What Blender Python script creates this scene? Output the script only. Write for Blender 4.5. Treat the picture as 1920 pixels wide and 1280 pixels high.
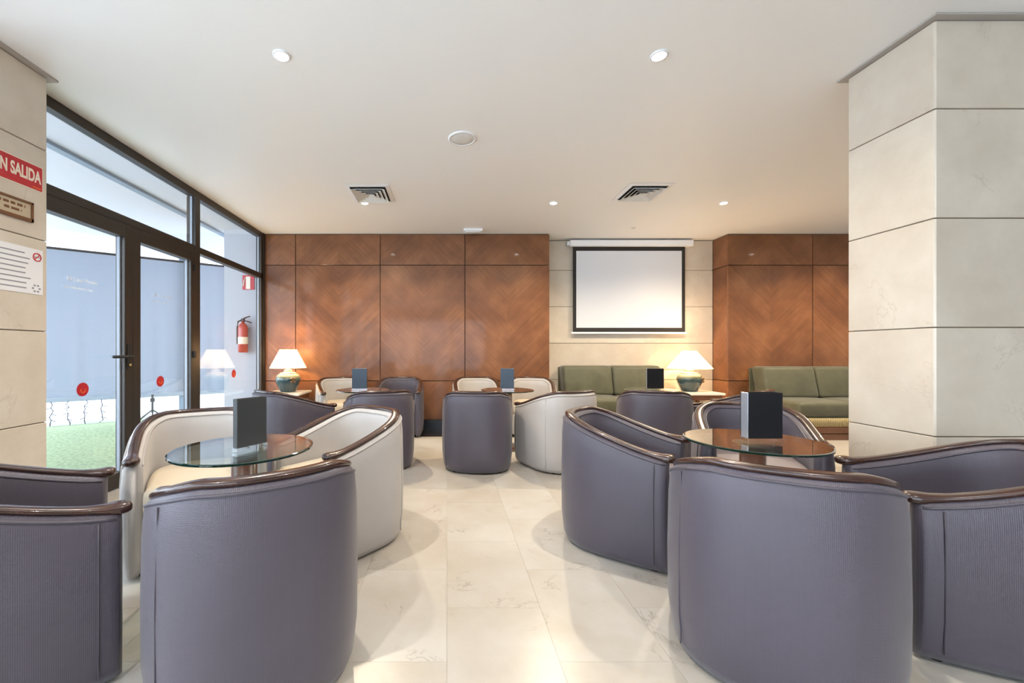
import bpy, bmesh, math, random
from mathutils import Vector, Matrix

for o in list(bpy.data.objects): bpy.data.objects.remove(o, do_unlink=True)
S = bpy.context.scene
C = S.collection
R = math.radians
random.seed(7)

# ------------------------------------------------------------------ camera
cd = bpy.data.cameras.new('camera'); cam = bpy.data.objects.new('camera', cd); C.objects.link(cam)
cam.location = (0, 0, 1.10); cam.rotation_euler = (R(90), 0, 0)
cd.sensor_width = 36; cd.lens = 36 * 768 / 1920
cd.shift_x = (960 - 838) / 1920; cd.shift_y = (658 - 640) / 1920
cd.clip_start = 0.02; cd.clip_end = 200
S.camera = cam
# ------------------------------------------------------------------ world
w = bpy.data.worlds.new('world'); S.world = w; w.use_nodes = True
bg = w.node_tree.nodes['Background']
bg.inputs[0].default_value = (0.76, 0.87, 1.0, 1); bg.inputs[1].default_value = 5.4
# ------------------------------------------------------------------ exposure
S.view_settings.view_transform = 'Standard'; S.view_settings.look = 'None'
S.view_settings.gamma = 1; S.view_settings.use_curve_mapping = False
S.view_settings.exposure = 0.48
SPOT = 105.0      # ceiling downlight power
LAMP = 20.0      # table lamp bulb power

# ================================================================== helpers
def tag(o, label=None, cat=None, group=None, kind=None):
    if label: o['label'] = label
    if cat: o['category'] = cat
    if group: o['group'] = group
    if kind: o['kind'] = kind
    return o
def mobj(name, bm, mat=None, parent=None, smooth=False, loc=None):
    bmesh.ops.recalc_face_normals(bm, faces=bm.faces[:])
    me = bpy.data.meshes.new(name); bm.to_mesh(me); bm.free()
    if smooth:
        for p in me.polygons: p.use_smooth = True
    mats = mat if isinstance(mat, (list, tuple)) else [mat]
    for m in mats:
        if m: me.materials.append(m)
    o = bpy.data.objects.new(name, me); C.objects.link(o)
    if parent: o.parent = parent
    if loc: o.location = loc
    return o
def link(name, me, parent=None, loc=(0, 0, 0)):
    o = bpy.data.objects.new(name, me); C.objects.link(o); o.parent = parent; o.location = loc
    return o
def empty(name, loc=(0, 0, 0), rz=0):
    o = bpy.data.objects.new(name, None); C.objects.link(o); o.location = loc; o.rotation_euler = (0, 0, rz)
    o.empty_display_size = 0.1
    return o
def box(bm, x0, x1, y0, y1, z0, z1, bev=0, seg=2):
    r = bmesh.ops.create_cube(bm, size=1)
    vs = r['verts']
    for v in vs:
        v.co = ((x0 + x1) / 2 + v.co.x * (x1 - x0), (y0 + y1) / 2 + v.co.y * (y1 - y0), (z0 + z1) / 2 + v.co.z * (z1 - z0))
    if bev:
        es = {e for v in vs for e in v.link_edges}
        bmesh.ops.bevel(bm, geom=list(es), offset=bev, segments=seg, affect='EDGES', profile=0.5)
def boxobj(name, d, mat, parent=None, bev=0, seg=2, smooth=False, centre=False):
    bm = bmesh.new()
    if centre:
        c = ((d[0] + d[1]) / 2, (d[2] + d[3]) / 2, (d[4] + d[5]) / 2)
        box(bm, d[0] - c[0], d[1] - c[0], d[2] - c[1], d[3] - c[1], d[4] - c[2], d[5] - c[2], bev, seg)
        return mobj(name, bm, mat, parent, smooth, c)
    box(bm, *d, bev, seg)
    return mobj(name, bm, mat, parent, smooth)
def lathe(bm, prof, n=32, cx=0, cy=0, capb=True, capt=True):
    rings = []
    for r, z in prof:
        rings.append([bm.verts.new((cx + r * math.cos(2 * math.pi * k / n), cy + r * math.sin(2 * math.pi * k / n), z)) for k in range(n)])
    for a, b in zip(rings, rings[1:]):
        for k in range(n):
            bm.faces.new((a[k], a[(k + 1) % n], b[(k + 1) % n], b[k]))
    if capb: bm.faces.new(rings[0][::-1])
    if capt: bm.faces.new(rings[-1])
    return rings
def rings_to_mesh(bm, rings, closed=True, cap=True, uv=None):
    V = [[bm.verts.new(p) for p in r] for r in rings]
    n = len(V[0]); fs = []
    for i, (a, b) in enumerate(zip(V, V[1:])):
        for k in range(n if closed else n - 1):
            fs.append((bm.faces.new((a[k], a[(k + 1) % n], b[(k + 1) % n], b[k])), i, k))
    if cap:
        bm.faces.new(V[0][::-1]); bm.faces.new(V[-1])
    return V, fs
def tube(bm, pts, r, n=6, cap=True):
    pts = [Vector(p) for p in pts]; rings = []
    for i, p in enumerate(pts):
        t = (pts[min(i + 1, len(pts) - 1)] - pts[max(i - 1, 0)]).normalized()
        u = Vector((0, 0, 1)) if abs(t.z) < 0.9 else Vector((1, 0, 0))
        a = t.cross(u).normalized(); b = a.cross(t)
        rings.append([p + (a * math.cos(2 * math.pi * k / n) + b * math.sin(2 * math.pi * k / n)) * r for k in range(n)])
    rings_to_mesh(bm, rings, True, cap)
def text(name, body, size, mat, parent, loc, axes, align='LEFT', extrude=0.0008, sx=1.0, bold=0.0):
    cu = bpy.data.curves.new(name, 'FONT'); cu.body = body; cu.size = size; cu.align_x = align; cu.extrude = extrude; cu.offset = bold
    t = bpy.data.objects.new(name, cu); C.objects.link(t)
    bpy.context.view_layer.update()
    me = bpy.data.meshes.new_from_object(t.evaluated_get(bpy.context.evaluated_depsgraph_get()))
    bpy.data.objects.remove(t, do_unlink=True)
    ax, ay = Vector(axes[0]), Vector(axes[1]); az = ax.cross(ay)
    L = Vector(loc)
    for v in me.vertices:
        c = v.co.copy(); v.co = L + ax * c.x * sx + ay * c.y + az * c.z
    me.materials.clear(); me.materials.append(mat)
    o = bpy.data.objects.new(name, me); C.objects.link(o); o.parent = parent
    return o

# ================================================================== materials
def newmat(name):
    m = bpy.data.materials.new(name); m.use_nodes = True
    nt = m.node_tree; nt.nodes.clear()
    out = nt.nodes.new('ShaderNodeOutputMaterial')
    return m, nt, out
class N:
    def __init__(s, nt): s.nt = nt
    def __call__(s, typ, _in=None, **kw):
        n = s.nt.nodes.new('ShaderNode' + typ)
        for k, v in kw.items(): setattr(n, k, v)
        for k, v in (_in or {}).items():
            if isinstance(v, bpy.types.NodeSocket): s.nt.links.new(v, n.inputs[k])
            else: n.inputs[k].default_value = v
        return n
    def math(s, op, a, b=None):
        d = {0: a}
        if b is not None: d[1] = b
        return s('Math', d, operation=op).outputs[0]
    def ramp(s, fac, stops):
        n = s('ValToRGB', {0: fac}); e = n.color_ramp.elements
        while len(e) < len(stops): e.new(0.5)
        for i, (p, c) in enumerate(stops):
            e[i].position = p; e[i].color = (*c, 1)
        return n.outputs[0]
    def mix(s, f, a, b, bt='MIX'):
        n = s('Mix', None, data_type='RGBA', blend_type=bt)
        for k, v in ((0, f), (6, a), (7, b)):
            if isinstance(v, bpy.types.NodeSocket): s.nt.links.new(v, n.inputs[k])
            else: n.inputs[k].default_value = v if k == 0 else (*v, 1)
        return n.outputs[2]
def simple(name, col, rough=0.5, metal=0, coat=0, spec=0.5, bump=0, bscale=200, var=0.0, vscale=5, sheen=0):
    m, nt, out = newmat(name); n = N(nt)
    p = n('BsdfPrincipled', {'Roughness': rough, 'Metallic': metal, 'Coat Weight': coat, 'Specular IOR Level': spec, 'Sheen Weight': sheen})
    co = n('TexCoord').outputs['Object']
    if var:
        nz = n('TexNoise', {'Vector': co, 'Scale': vscale, 'Detail': 4})
        c = n.ramp(nz.outputs[0], [(0.3, tuple(x * (1 - var) for x in col)), (0.7, tuple(min(1, x * (1 + var)) for x in col))])
        nt.links.new(c, p.inputs['Base Color'])
    else: p.inputs['Base Color'].default_value = (*col, 1)
    if bump:
        nz = n('TexNoise', {'Vector': co, 'Scale': bscale, 'Detail': 2})
        b = n('Bump', {'Strength': bump, 'Distance': 0.002, 'Height': nz.outputs[0]})
        nt.links.new(b.outputs[0], p.inputs['Normal'])
    nt.links.new(p.outputs[0], out.inputs[0])
    return m
def emit(name, col, st):
    m, nt, out = newmat(name); n = N(nt)
    e = n('Emission', {0: (*col, 1), 1: st}); nt.links.new(e.outputs[0], out.inputs[0])
    return m
def thin_glass(name, tint=(1, 1, 1), ior=1.45, rough=0.0, boost=1.0):
    m, nt, out = newmat(name); n = N(nt)
    f0 = ((ior - 1) / (ior + 1)) ** 2
    fc = n('LayerWeight', {'Blend': 0.5}).outputs['Facing']
    f = n.math('MULTIPLY', n.math('ADD', n.math('MULTIPLY', n.math('POWER', fc, 5.0), 1 - f0), f0), boost)
    f = n('Clamp', {0: f}).outputs[0]
    t = n('BsdfTransparent', {0: (*tint, 1)}); g = n('BsdfGlossy', {0: (1, 1, 1, 1), 'Roughness': rough})
    mx = n('MixShader', {0: f, 1: t.outputs[0], 2: g.outputs[0]})
    nt.links.new(mx.outputs[0], out.inputs[0])
    return m
def fabric(name, col, rough=0.36, weave=0.35, spec=0.5):
    m, nt, out = newmat(name); n = N(nt)
    tc = n('TexCoord'); uv = n('SeparateXYZ', {0: tc.outputs['UV']})
    k = 2 * math.pi / 0.0095
    a = n.math('SINE', n.math('MULTIPLY', n.math('ADD', uv.outputs[0], uv.outputs[1]), k))
    b = n.math('SINE', n.math('MULTIPLY', n.math('SUBTRACT', uv.outputs[0], uv.outputs[1]), k))
    h = n.math('MULTIPLY', a, b)
    nz = n('TexNoise', {'Vector': tc.outputs['Object'], 'Scale': 3.0, 'Detail': 3})
    c = n.ramp(nz.outputs[0], [(0.3, tuple(x * 0.92 for x in col)), (0.7, tuple(x * 1.07 for x in col))])
    c = n.mix(n.math('MULTIPLY', n.math('ADD', h, 1.0), 0.10), c, tuple(x * 1.9 for x in col))
    bp = n('Bump', {'Strength': weave, 'Distance': 0.0008, 'Height': h})
    p = n('BsdfPrincipled', {'Base Color': c, 'Roughness': rough, 'Specular IOR Level': spec, 'Normal': bp.outputs[0], 'Sheen Weight': 0.15})
    nt.links.new(p.outputs[0], out.inputs[0])
    return m
def veneer(name, sign=1):
    m, nt, out = newmat(name); n = N(nt)
    tc = n('TexCoord'); s = n('SeparateXYZ', {0: tc.outputs['Object']}); rnd = n('ObjectInfo').outputs['Random']
    ax = n.math('ABSOLUTE', n.math('ADD', s.outputs[0], s.outputs[1]))
    ac = n.math('MULTIPLY', n.math('SUBTRACT', s.outputs[2], n.math('MULTIPLY', ax, sign)), 0.7071)
    al = n.math('MULTIPLY', n.math('ADD', s.outputs[2], n.math('MULTIPLY', ax, sign)), 0.7071)
    strip = n.math('FLOOR', n.math('MULTIPLY', ac, 6.5))
    side = n.math('GREATER_THAN', s.outputs[0], 0.0)
    sv = n('CombineXYZ', {0: strip, 1: side, 2: n.math('MULTIPLY', rnd, 37.0)}).outputs[0]
    wn = n('TexWhiteNoise', {'Vector': sv}).outputs[0]
    gv = n('CombineXYZ', {0: n.math('MULTIPLY', ac, 42.0), 1: n.math('MULTIPLY', al, 1.8), 2: n.math('MULTIPLY', rnd, 20.0)}).outputs[0]
    g = n('TexNoise', {'Vector': gv, 'Scale': 1.0, 'Detail': 5, 'Roughness': 0.6}).outputs[0]
    cl = n('TexNoise', {'Vector': tc.outputs['Object'], 'Scale': 2.2, 'Detail': 3}).outputs[0]
    f = n.math('ADD', n.math('ADD', n.math('MULTIPLY', g, 0.30), n.math('MULTIPLY', wn, 0.075)), n.math('MULTIPLY', cl, 0.70))
    c = n.ramp(f, [(0.36, (0.120, 0.046, 0.019)), (0.55, (0.200, 0.080, 0.032)), (0.76, (0.30, 0.130, 0.055))])
    p = n('BsdfPrincipled', {'Base Color': c, 'Roughness': 0.38, 'Specular IOR Level': 0.3, 'Coat Weight': 0.22, 'Coat Roughness': 0.07})
    nt.links.new(p.outputs[0], out.inputs[0])
    return m
def marble(name, c0, c1, vein, rough, veinamt=0.5, vscale=2.4, coat=0.0):
    m, nt, out = newmat(name); n = N(nt)
    tc = n('TexCoord'); rnd = n('ObjectInfo').outputs['Random']
    off = n('CombineXYZ', {0: n.math('MULTIPLY', rnd, 51.0), 1: n.math('MULTIPLY', rnd, 23.0), 2: n.math('MULTIPLY', rnd, 77.0)}).outputs[0]
    v = n('VectorMath', {0: tc.outputs['Object'], 1: off}, operation='ADD').outputs[0]
    cl = n('TexNoise', {'Vector': v, 'Scale': 3.0, 'Detail': 6, 'Roughness': 0.6}).outputs[0]
    base = n.ramp(n.math('ADD', n.math('MULTIPLY', cl, 0.8), n.math('MULTIPLY', rnd, 0.2)), [(0.32, c0), (0.68, c1)])
    dn = n('TexNoise', {'Vector': v, 'Scale': vscale, 'Detail': 7, 'Roughness': 0.62, 'Distortion': 0.9}).outputs[0]
    ln = n.math('ABSOLUTE', n.math('SUBTRACT', dn, 0.5))
    line = n.ramp(ln, [(0.0, (1, 1, 1)), (0.012, (0, 0, 0))])
    gate = n('TexNoise', {'Vector': v, 'Scale': 4.5, 'Detail': 3}).outputs[0]
    gate = n.ramp(gate, [(0.53, (0, 0, 0)), (0.64, (1, 1, 1))])
    f = n.math('MULTIPLY', n.math('MULTIPLY', line, gate), veinamt)
    col = n.mix(f, base, vein)
    p = n('BsdfPrincipled', {'Base Color': col, 'Roughness': rough, 'Specular IOR Level': 0.5, 'Coat Weight': coat, 'Coat Roughness': 0.05})
    nt.links.new(p.outputs[0], out.inputs[0])
    return m
def translucent(name, col, rough_mix=0.55):
    m, nt, out = newmat(name); n = N(nt)
    d = n('BsdfDiffuse', {0: (*col, 1)}); t = n('BsdfTranslucent', {0: (*col, 1)})
    mx = n('MixShader', {0: rough_mix, 1: d.outputs[0], 2: t.outputs[0]})
    nt.links.new(mx.outputs[0], out.inputs[0])
    return m

M = dict(
    ceiling=simple('painted_plaster', (0.90, 0.89, 0.87), 0.42, spec=0.35),
    floor=marble('floor_marble', (0.40, 0.352, 0.29), (0.49, 0.462, 0.42), (0.22, 0.17, 0.13), 0.28, 0.6, 2.6),
    black=marble('black_granite', (0.006, 0.006, 0.007), (0.016, 0.016, 0.018), (0.05, 0.05, 0.05), 0.18, 0.3),
    grout=simple('grout', (0.46, 0.40, 0.32), 0.8),
    stone=marble('cream_stone', (0.56, 0.475, 0.375), (0.68, 0.605, 0.50), (0.42, 0.33, 0.24), 0.16, 0.35, 1.8),
    joint=simple('stone_joint', (0.26, 0.20, 0.14), 0.8),
    veneer=veneer('wood_veneer_v', 1), veneer_up=veneer('wood_veneer_peak', -1),
    gap=simple('panel_gap', (0.03, 0.014, 0.008), 0.6),
    plaster=simple('white_plaster', (0.82, 0.82, 0.82), 0.7),
    plate=simple('ceiling_plate', (0.42, 0.38, 0.34), 0.6),
    frame=simple('bronze_aluminium', (0.045, 0.038, 0.032), 0.35, 0.4),
    gasket=simple('pale_gasket', (0.32, 0.35, 0.40), 0.4),
    glass=thin_glass('window_glass', (0.95, 0.97, 0.98), 1.5),
    tglass=thin_glass('table_glass', (0.86, 0.93, 0.90), 1.52, 0.0, 1.5),
    tedge=simple('table_glass_edge', (0.003, 0.022, 0.016), 0.06, 0, 1.0),
    acrylic=thin_glass('clear_acrylic', (0.92, 0.94, 0.95), 1.49, 0.02, 1.6),
    mahog=simple('dark_mahogany', (0.036, 0.012, 0.007), 0.26, 0, 0.5, var=0.4, vscale=14),
    column=simple('mahogany_column', (0.105, 0.032, 0.018), 0.3, 0, 0.4, var=0.3, vscale=9),
    purple=fabric('purple_grey_weave', (0.064, 0.053, 0.069)),
    purple_p=simple('purple_grey_leather', (0.061, 0.050, 0.065), 0.42, bump=0.2, bscale=500, sheen=0.1),
    mauve_s=simple('mauve_seat_fabric', (0.24, 0.20, 0.20), 0.6, bump=0.2, bscale=500),
    cream=fabric('cream_weave', (0.40, 0.37, 0.345), 0.45, 0.2),
    cream_p=simple('cream_leather', (0.39, 0.36, 0.335), 0.42, bump=0.15, bscale=500),
    cream_s=simple('cream_seat_fabric', (0.56, 0.47, 0.35), 0.6, bump=0.2, bscale=500),
    menu=simple('black_menu_board', (0.010, 0.010, 0.012), 0.5, 0, 0.0, 0.25),
    menu_side_glint=simple('menu_side_reflection', (0.55, 0.58, 0.64), 0.25, 0.7),  # reflection on the menu's side panel, put into a pale metallic colour
    menu_g=simple('dark_grey_menu_board', (0.035, 0.037, 0.038), 0.5),
    menu_blue_sheen=simple('black_menu_blue_reflection', (0.035, 0.055, 0.085), 0.35),  # black board with its blue reflection put into the base colour
    steel=simple('brushed_steel', (0.55, 0.55, 0.54), 0.3, 1),
    green=simple('olive_green_fabric', (0.082, 0.079, 0.042), 0.6, bump=0.3, bscale=300, var=0.18, vscale=7, sheen=0.2),
    fringe=simple('ochre_pleated_trim', (0.42, 0.33, 0.17), 0.8),
    basewood=simple('red_brown_wood', (0.20, 0.075, 0.03), 0.35, 0, 0.3, var=0.2),
    jar=None, jarneck=simple('cream_ceramic_neck', (0.62, 0.55, 0.38), 0.25, 0, 0.4),
    flower=simple('brown_relief_flower', (0.16, 0.085, 0.03), 0.4, 0, 0.3),
    shade=translucent('pleated_lamp_shade', (0.90, 0.82, 0.68)),
    brass=simple('brass', (0.45, 0.33, 0.14), 0.35, 1),
    bulb=emit('lamp_bulb_glow', (1.0, 0.78, 0.5), 18),
    tablewood=simple('pale_table_top', (0.72, 0.66, 0.55), 0.3),
    white=simple('white_enamel', (0.85, 0.85, 0.86), 0.4),
    offwhite=simple('off_white_grille', (0.72, 0.71, 0.69), 0.5),
    darkvoid=simple('duct_shade_black', (0.012, 0.011, 0.010), 0.8),
    screen=simple('projection_fabric', (0.70, 0.71, 0.74), 0.85, spec=0.1),
    blackcloth=simple('black_screen_border', (0.018, 0.015, 0.014), 0.7),
    down=emit('downlight_glow', (1.0, 0.96, 0.90), 60),
    red=simple('sign_red', (0.50, 0.022, 0.030), 0.4),
    letter=simple('sign_cream_letters', (0.83, 0.72, 0.58), 0.5),
    paper=simple('notice_paper', (0.78, 0.77, 0.77), 0.5),
    ink=simple('notice_grey_print', (0.26, 0.26, 0.28), 0.6),
    plaqwood=simple('plaque_wood', (0.16, 0.065, 0.025), 0.4),
    plaqface=simple('plaque_gold_face', (0.50, 0.40, 0.27), 0.4),
    extred=simple('extinguisher_red', (0.42, 0.035, 0.025), 0.25, 0, 0.5),
    rubber=simple('black_rubber', (0.012, 0.012, 0.013), 0.5),
    blind=translucent('pale_blue_blind_cloth', (0.225, 0.24, 0.27), 0.36),
    grass=simple('artificial_grass', (0.30, 0.37, 0.20), 0.9, bump=1.0, bscale=260, var=0.35, vscale=30),
    soffit=simple('grey_white_soffit', (0.56, 0.55, 0.60), 0.8),
    wire=simple('dark_cable', (0.05, 0.05, 0.07), 0.6),
    outwall=simple('grey_white_render', (0.46, 0.46, 0.49), 0.8),  # one even grey-white tone for the outside wall
    paving=simple('pale_paving', (0.75, 0.75, 0.76), 0.8, var=0.06),
    bluegrey=simple('blue_grey_metal', (0.20, 0.25, 0.32), 0.5),
    decal=simple('white_glass_decal', (0.85, 0.87, 0.9), 0.6),
    decal2=simple('pale_glass_decal', (0.55, 0.60, 0.66), 0.6),
    orange=simple('sticker_orange', (0.75, 0.12, 0.02), 0.5),
)
def jar_mat():
    m, nt, out = newmat('teal_celadon_glaze'); n = N(nt)
    s = n('SeparateXYZ', {0: n('TexCoord').outputs['Object']})
    nz = n('TexNoise', {'Vector': n('TexCoord').outputs['Object'], 'Scale': 12, 'Detail': 3}).outputs[0]
    z = n.math('ADD', s.outputs[2], n.math('MULTIPLY', n.math('SUBTRACT', nz, 0.5), 0.06))
    c = n.ramp(z, [(0.0, (0.02, 0.045, 0.055)), (0.16, (0.028, 0.065, 0.078)), (0.205, (0.22, 0.24, 0.15)), (0.235, (0.50, 0.46, 0.30))])
    p = n('BsdfPrincipled', {'Base Color': c, 'Roughness': 0.18, 'Coat Weight': 0.6})
    nt.links.new(p.outputs[0], out.inputs[0]); return m
M['jar'] = jar_mat()

# ================================================================== the room shell
H = 2.79; YW = 5.90; YN = 6.24; XG = -2.63; XW1 = 1.475; XN2 = 4.05; XR = 7.7; YF = -5.0
floor = boxobj('floor', (-3.2, XR + .1, YF, YN + .1, -0.12, -0.006), M['grout']); tag(floor, kind='structure')
TW, TL, TT = 0.40, 0.61, 0.006
bm = bmesh.new(); box(bm, 0.0004, TW - 0.0004, 0.0004, TL - 0.0004, -TT, 0.0); me_tile = bpy.data.meshes.new('tile')
bm.to_mesh(me_tile); bm.free(); me_tile.materials.append(M['floor'])
me_black = me_tile.copy(); me_black.materials.clear(); me_black.materials.append(M['black'])
cells = []
for i in range(-8, 20):
    for j in range(-10, 12):
        x = i * TW; y = 1.756 + (j - 2) * TL + (0.305 if i % 2 else 0)
        cells.append((x, y))
def clip_tile(x, y):
    x0, x1 = max(x, -3.0), min(x + TW, XR); y0 = max(y, YF); y1 = y + TL
    cxm = (x + TW / 2)
    y1 = min(y1, 5.27 if cxm < XW1 else YN)
    if cxm > XN2: y1 = min(y1, YW)
    return x0, x1, y0, y1
good = []
for x, y in cells:
    x0, x1, y0, y1 = clip_tile(x, y)
    if x1 - x0 > 0.02 and y1 - y0 > 0.02: good.append((x, y, x0, x1, y0, y1))
good.sort(key=lambda g: (0 if g[1] > 0.55 and abs(g[0] - 0.16 * g[1]) < 1.55 * (g[1] + .6) else 50) + math.hypot(g[0] - 0.4, g[1] - 2.6))
rest = bmesh.new()
for k, (x, y, x0, x1, y0, y1) in enumerate(good):
    if k < 290:
        o = link('tile', me_tile, floor, (x0, y0, 0)); o.scale = ((x1 - x0) / TW, (y1 - y0) / TL, 1)
    else: box(rest, x0 + .001, x1 - .001, y0 + .001, y1 - .001, -TT, 0)
o = mobj('tile_field', rest, M['floor'], floor); tag(o, kind='stuff')
x = -3.0
while x < XW1 - 0.02:
    x1 = min(x + 0.60, XW1); o = link('border_slab', me_black, floor, (x, 5.272, 0)); o.scale = ((x1 - x) / TW, (YW - 5.272) / TL, 1); x = x1

ceil = boxobj('ceiling', (XG - .1, XR + .1, YF, YN + .2, H, H + 0.12), M['ceiling']); tag(ceil, kind='structure')

# wood panelled back wall
wb = boxobj('wall_back', (XG - .02, XW1 - .012, YW + .018, YN + .2, 0, H), M['gap']); tag(wb, kind='structure')
ROWS = [(0.11, 0.67, 'veneer'), (0.67, 2.337, 'veneer'), (2.337, H, 'veneer_up')]
def wpanel(parent, x0, x1, y0, y1, z0, z1, mat):
    return boxobj('wood_panel', (x0, x1, y0, y1, z0, z1), M[mat], parent, 0.002, 1, centre=True)
for x0, x1 in ((-2.62, -2.18), (-2.18, -0.96), (-0.96, 0.26), (0.26, 1.475)):
    for z0, z1, mt in ROWS:
        wpanel(wb, x0 + .005, x1 - (.005 if x1 < 1.4 else 0), YW, YW + .03, z0 + .005, z1 - (.005 if z1 < H else .012), mt)
bb = boxobj('baseboard_back', (-2.62, XW1, YW - .004, YW + .017, 0, 0.112), M['black']); tag(bb, kind='structure')
wr = boxobj('wall_recess_right', (XN2 + .018, XR + .1, YW + .018, YN + .2, 0, H), M['gap']); tag(wr, kind='structure')
for x0, x1 in ((4.05, 5.27), (5.27, 6.49), (6.49, 7.69)):
    for z0, z1, mt in ROWS:
        wpanel(wr, x0 + (.005 if x0 > 4.1 else 0), x1 - .005, YW, YW + .03, z0 + .005, z1 - (.005 if z1 < H else .012), mt)
for z0, z1, mt in ROWS:
    wpanel(wr, XN2, XN2 + .03, YW + .031, YN - .002, z0 + .005, z1 - (.005 if z1 < H else .012), mt)
bb = boxobj('baseboard_right', (XN2 - .004, XR, YW - .004, YW + .017, 0, 0.112), M['black']); tag(bb, kind='structure')
# stone niche wall
wn = boxobj('wall_niche', (XW1, XN2, YN + .02, YN + .2, 0, H), M['joint']); tag(wn, kind='structure')
CR = [0.0, 0.11, 0.665, 1.22, 1.775, 2.33, H]
for z0, z1 in zip(CR, CR[1:]):
    boxobj('stone_slab', (XW1 + .001, XN2 - .002, YN, YN + .03, z0 + .003, z1 - .003 - (.01 if z1 == H else 0)), M['stone'], wn, 0.003, 1, centre=True)
# right wall and glazed front behind the viewpoint
wrt = boxobj('wall_right', (XR, XR + .15, YF, YN + .2, 0, H), M['plaster']); tag(wrt, kind='structure')

# ------------------------------------------------------------------ stone pillars
def pillar(x0, x1, y0, y1, label):
    root = empty('stone_pillar', ((x0 + x1) / 2, (y0 + y1) / 2, 0)); tag(root, label, 'pillar')
    cx, cy = (x0 + x1) / 2, (y0 + y1) / 2
    boxobj('pillar_core', (x0 - cx + .018, x1 - cx - .018, y0 - cy + .018, y1 - cy - .018, 0, H), M['joint'], root)
    t = .022
    for z0, z1 in zip(CR, CR[1:]):
        a, b = z0 + .0025, z1 - .0025 - (.012 if z1 == H else 0)
        for d in ((x0, x0 + t, y0 + .004, y1 - .004), (x1 - t, x1, y0 + .004, y1 - .004), (x0 + .004, x1 - .004, y0, y0 + t), (x0 + .004, x1 - .004, y1 - t, y1)):
            boxobj('stone_slab', (d[0] - cx, d[1] - cx, d[2] - cy, d[3] - cy, a, b), M['stone'], root, 0.003, 1, centre=True)
    boxobj('ceiling_plate', (x0 - cx - .035, x1 - cx + .035, y0 - cy - .035, y1 - cy + .035, H - .012, H - .0005), M['plate'], root)
    return root
pillar(2.475, 3.05, 2.077, 2.53, 'cream polished stone pillar standing free beside the tub chairs')
pillar(-3.04, -2.467, 2.077, 2.53, 'cream stone pillar carrying the red sign beside the glass doors')

# ------------------------------------------------------------------ glazed left wall
def fr(name, d, parent, mat='frame', bev=0.003): return boxobj(name, d, M[mat], parent, bev, 1)
XO = XG - 0.075
wnd = empty('window_1', (XG, 4.3, 0)); tag(wnd, kind='structure')
def wl(d): return (d[0] - XG, d[1] - XG, d[2] - 4.3, d[3] - 4.3, d[4], d[5])
fr('top_rail', wl((XO, XG, 2.535, 5.895, 2.715, H - .001)), wnd)
fr('transom', wl((XO, XG, 2.535, 5.895, 2.136, 2.205)), wnd)
fr('mullion', wl((XO - .02, XG + .002, 4.285, 4.365, 0.0, 2.72)), wnd)
fr('corner_post', wl((XO, XG, 5.80, 5.895, 0, 2.72)), wnd)
fr('corner_post', wl((XO, XG, 2.535, 2.585, 0, 2.72)), wnd)
fr('bottom_rail', wl((XO, XG, 4.36, 5.81, 0, 0.10)), wnd)
for y0, y1, z0, z1 in ((2.585, 4.285, 2.205, 2.715), (4.365, 5.80, 2.205, 2.715), (4.365, 5.80, 0.10, 2.136)):
    boxobj('pane', wl((XG - .040, XG - .032, y0, y1, z0, z1)), M['glass'], wnd)
    fr('gasket', wl((XG - .052, XG - .030, y1 - .012, y1, z0, z1)), wnd, 'gasket', 0)
fr('corner_trim', wl((XG, XG + .012, 5.86, 5.898, 0, H - .002)), wnd)
def door(y0, y1, n, handle):
    d = empty('door_%d' % n, (XG, (y0 + y1) / 2, 0)); tag(d, kind='structure')
    c = (y0 + y1) / 2
    L = lambda e: (e[0] - XG, e[1] - XG, e[2] - c, e[3] - c, e[4], e[5])
    s = 0.085
    fr('stile', L((XO + .005, XG + .008, y0, y0 + s, .01, 2.134)), d); fr('stile', L((XO + .005, XG + .008, y1 - s, y1, .01, 2.134)), d)
    fr('head_rail', L((XO + .005, XG + .008, y0 + s, y1 - s, 2.03, 2.134)), d); fr('kick_rail', L((XO + .005, XG + .008, y0 + s, y1 - s, .01, .13)), d)
    boxobj('pane', L((XG - .038, XG - .030, y0 + s, y1 - s, .13, 2.03)), M['glass'], d)
    fr('gasket', L((XG - .05, XG - .026, y1 - s - .012, y1 - s, .13, 2.03)), d, 'gasket', 0)
    if handle:
        h = fr('handle_plate', L((XG + .008, XG + .016, y1 - .065, y1 - .025, .95, 1.16)), d, 'rubber')
        bm = bmesh.new(); tube(bm, [(.016, y1 - .045 - c, 1.055), (.045, y1 - .045 - c, 1.055), (.048, y1 - .06 - c, 1.055), (.048, y1 - .25 - c, 1.055)], .012, 8)
        mobj('lever', bm, M['rubber'], h, True)
        bm = bmesh.new(); tube(bm, [(.016, y1 - .045 - c, .985), (.026, y1 - .045 - c, .985)], .012, 10); mobj('key_cylinder', bm, M['brass'], h, True)
    else:
        fr('lock_box', L((XG + .008, XG + .03, y1 - .06, y1 - .02, 1.03, 1.10)), d, 'rubber')
        fr('hinge', L((XG + .008, XG + .022, y1 - .05, y1 - .03, 1.93, 2.0)), d, 'rubber')
    yc = c + 0.005 if n == 1 else c
    t1 = (0, 1, 0), (0, 0, 1)
    mt = M['decal'] if n == 1 else M['decal2']
    text('glass_lettering', 'Be Live Hotels', .042, mt, d, (-.0285, yc - .14 - c, 1.60), t1, extrude=.0004)
    text('glass_lettering', 'www.belivehotels.com', .026, mt, d, (-.0285, yc - .17 - c, 1.545), t1, extrude=.0004)
    return d
d1 = door(2.585, 3.42, 1, True); d2 = door(3.424, 4.283, 2, False)
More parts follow.
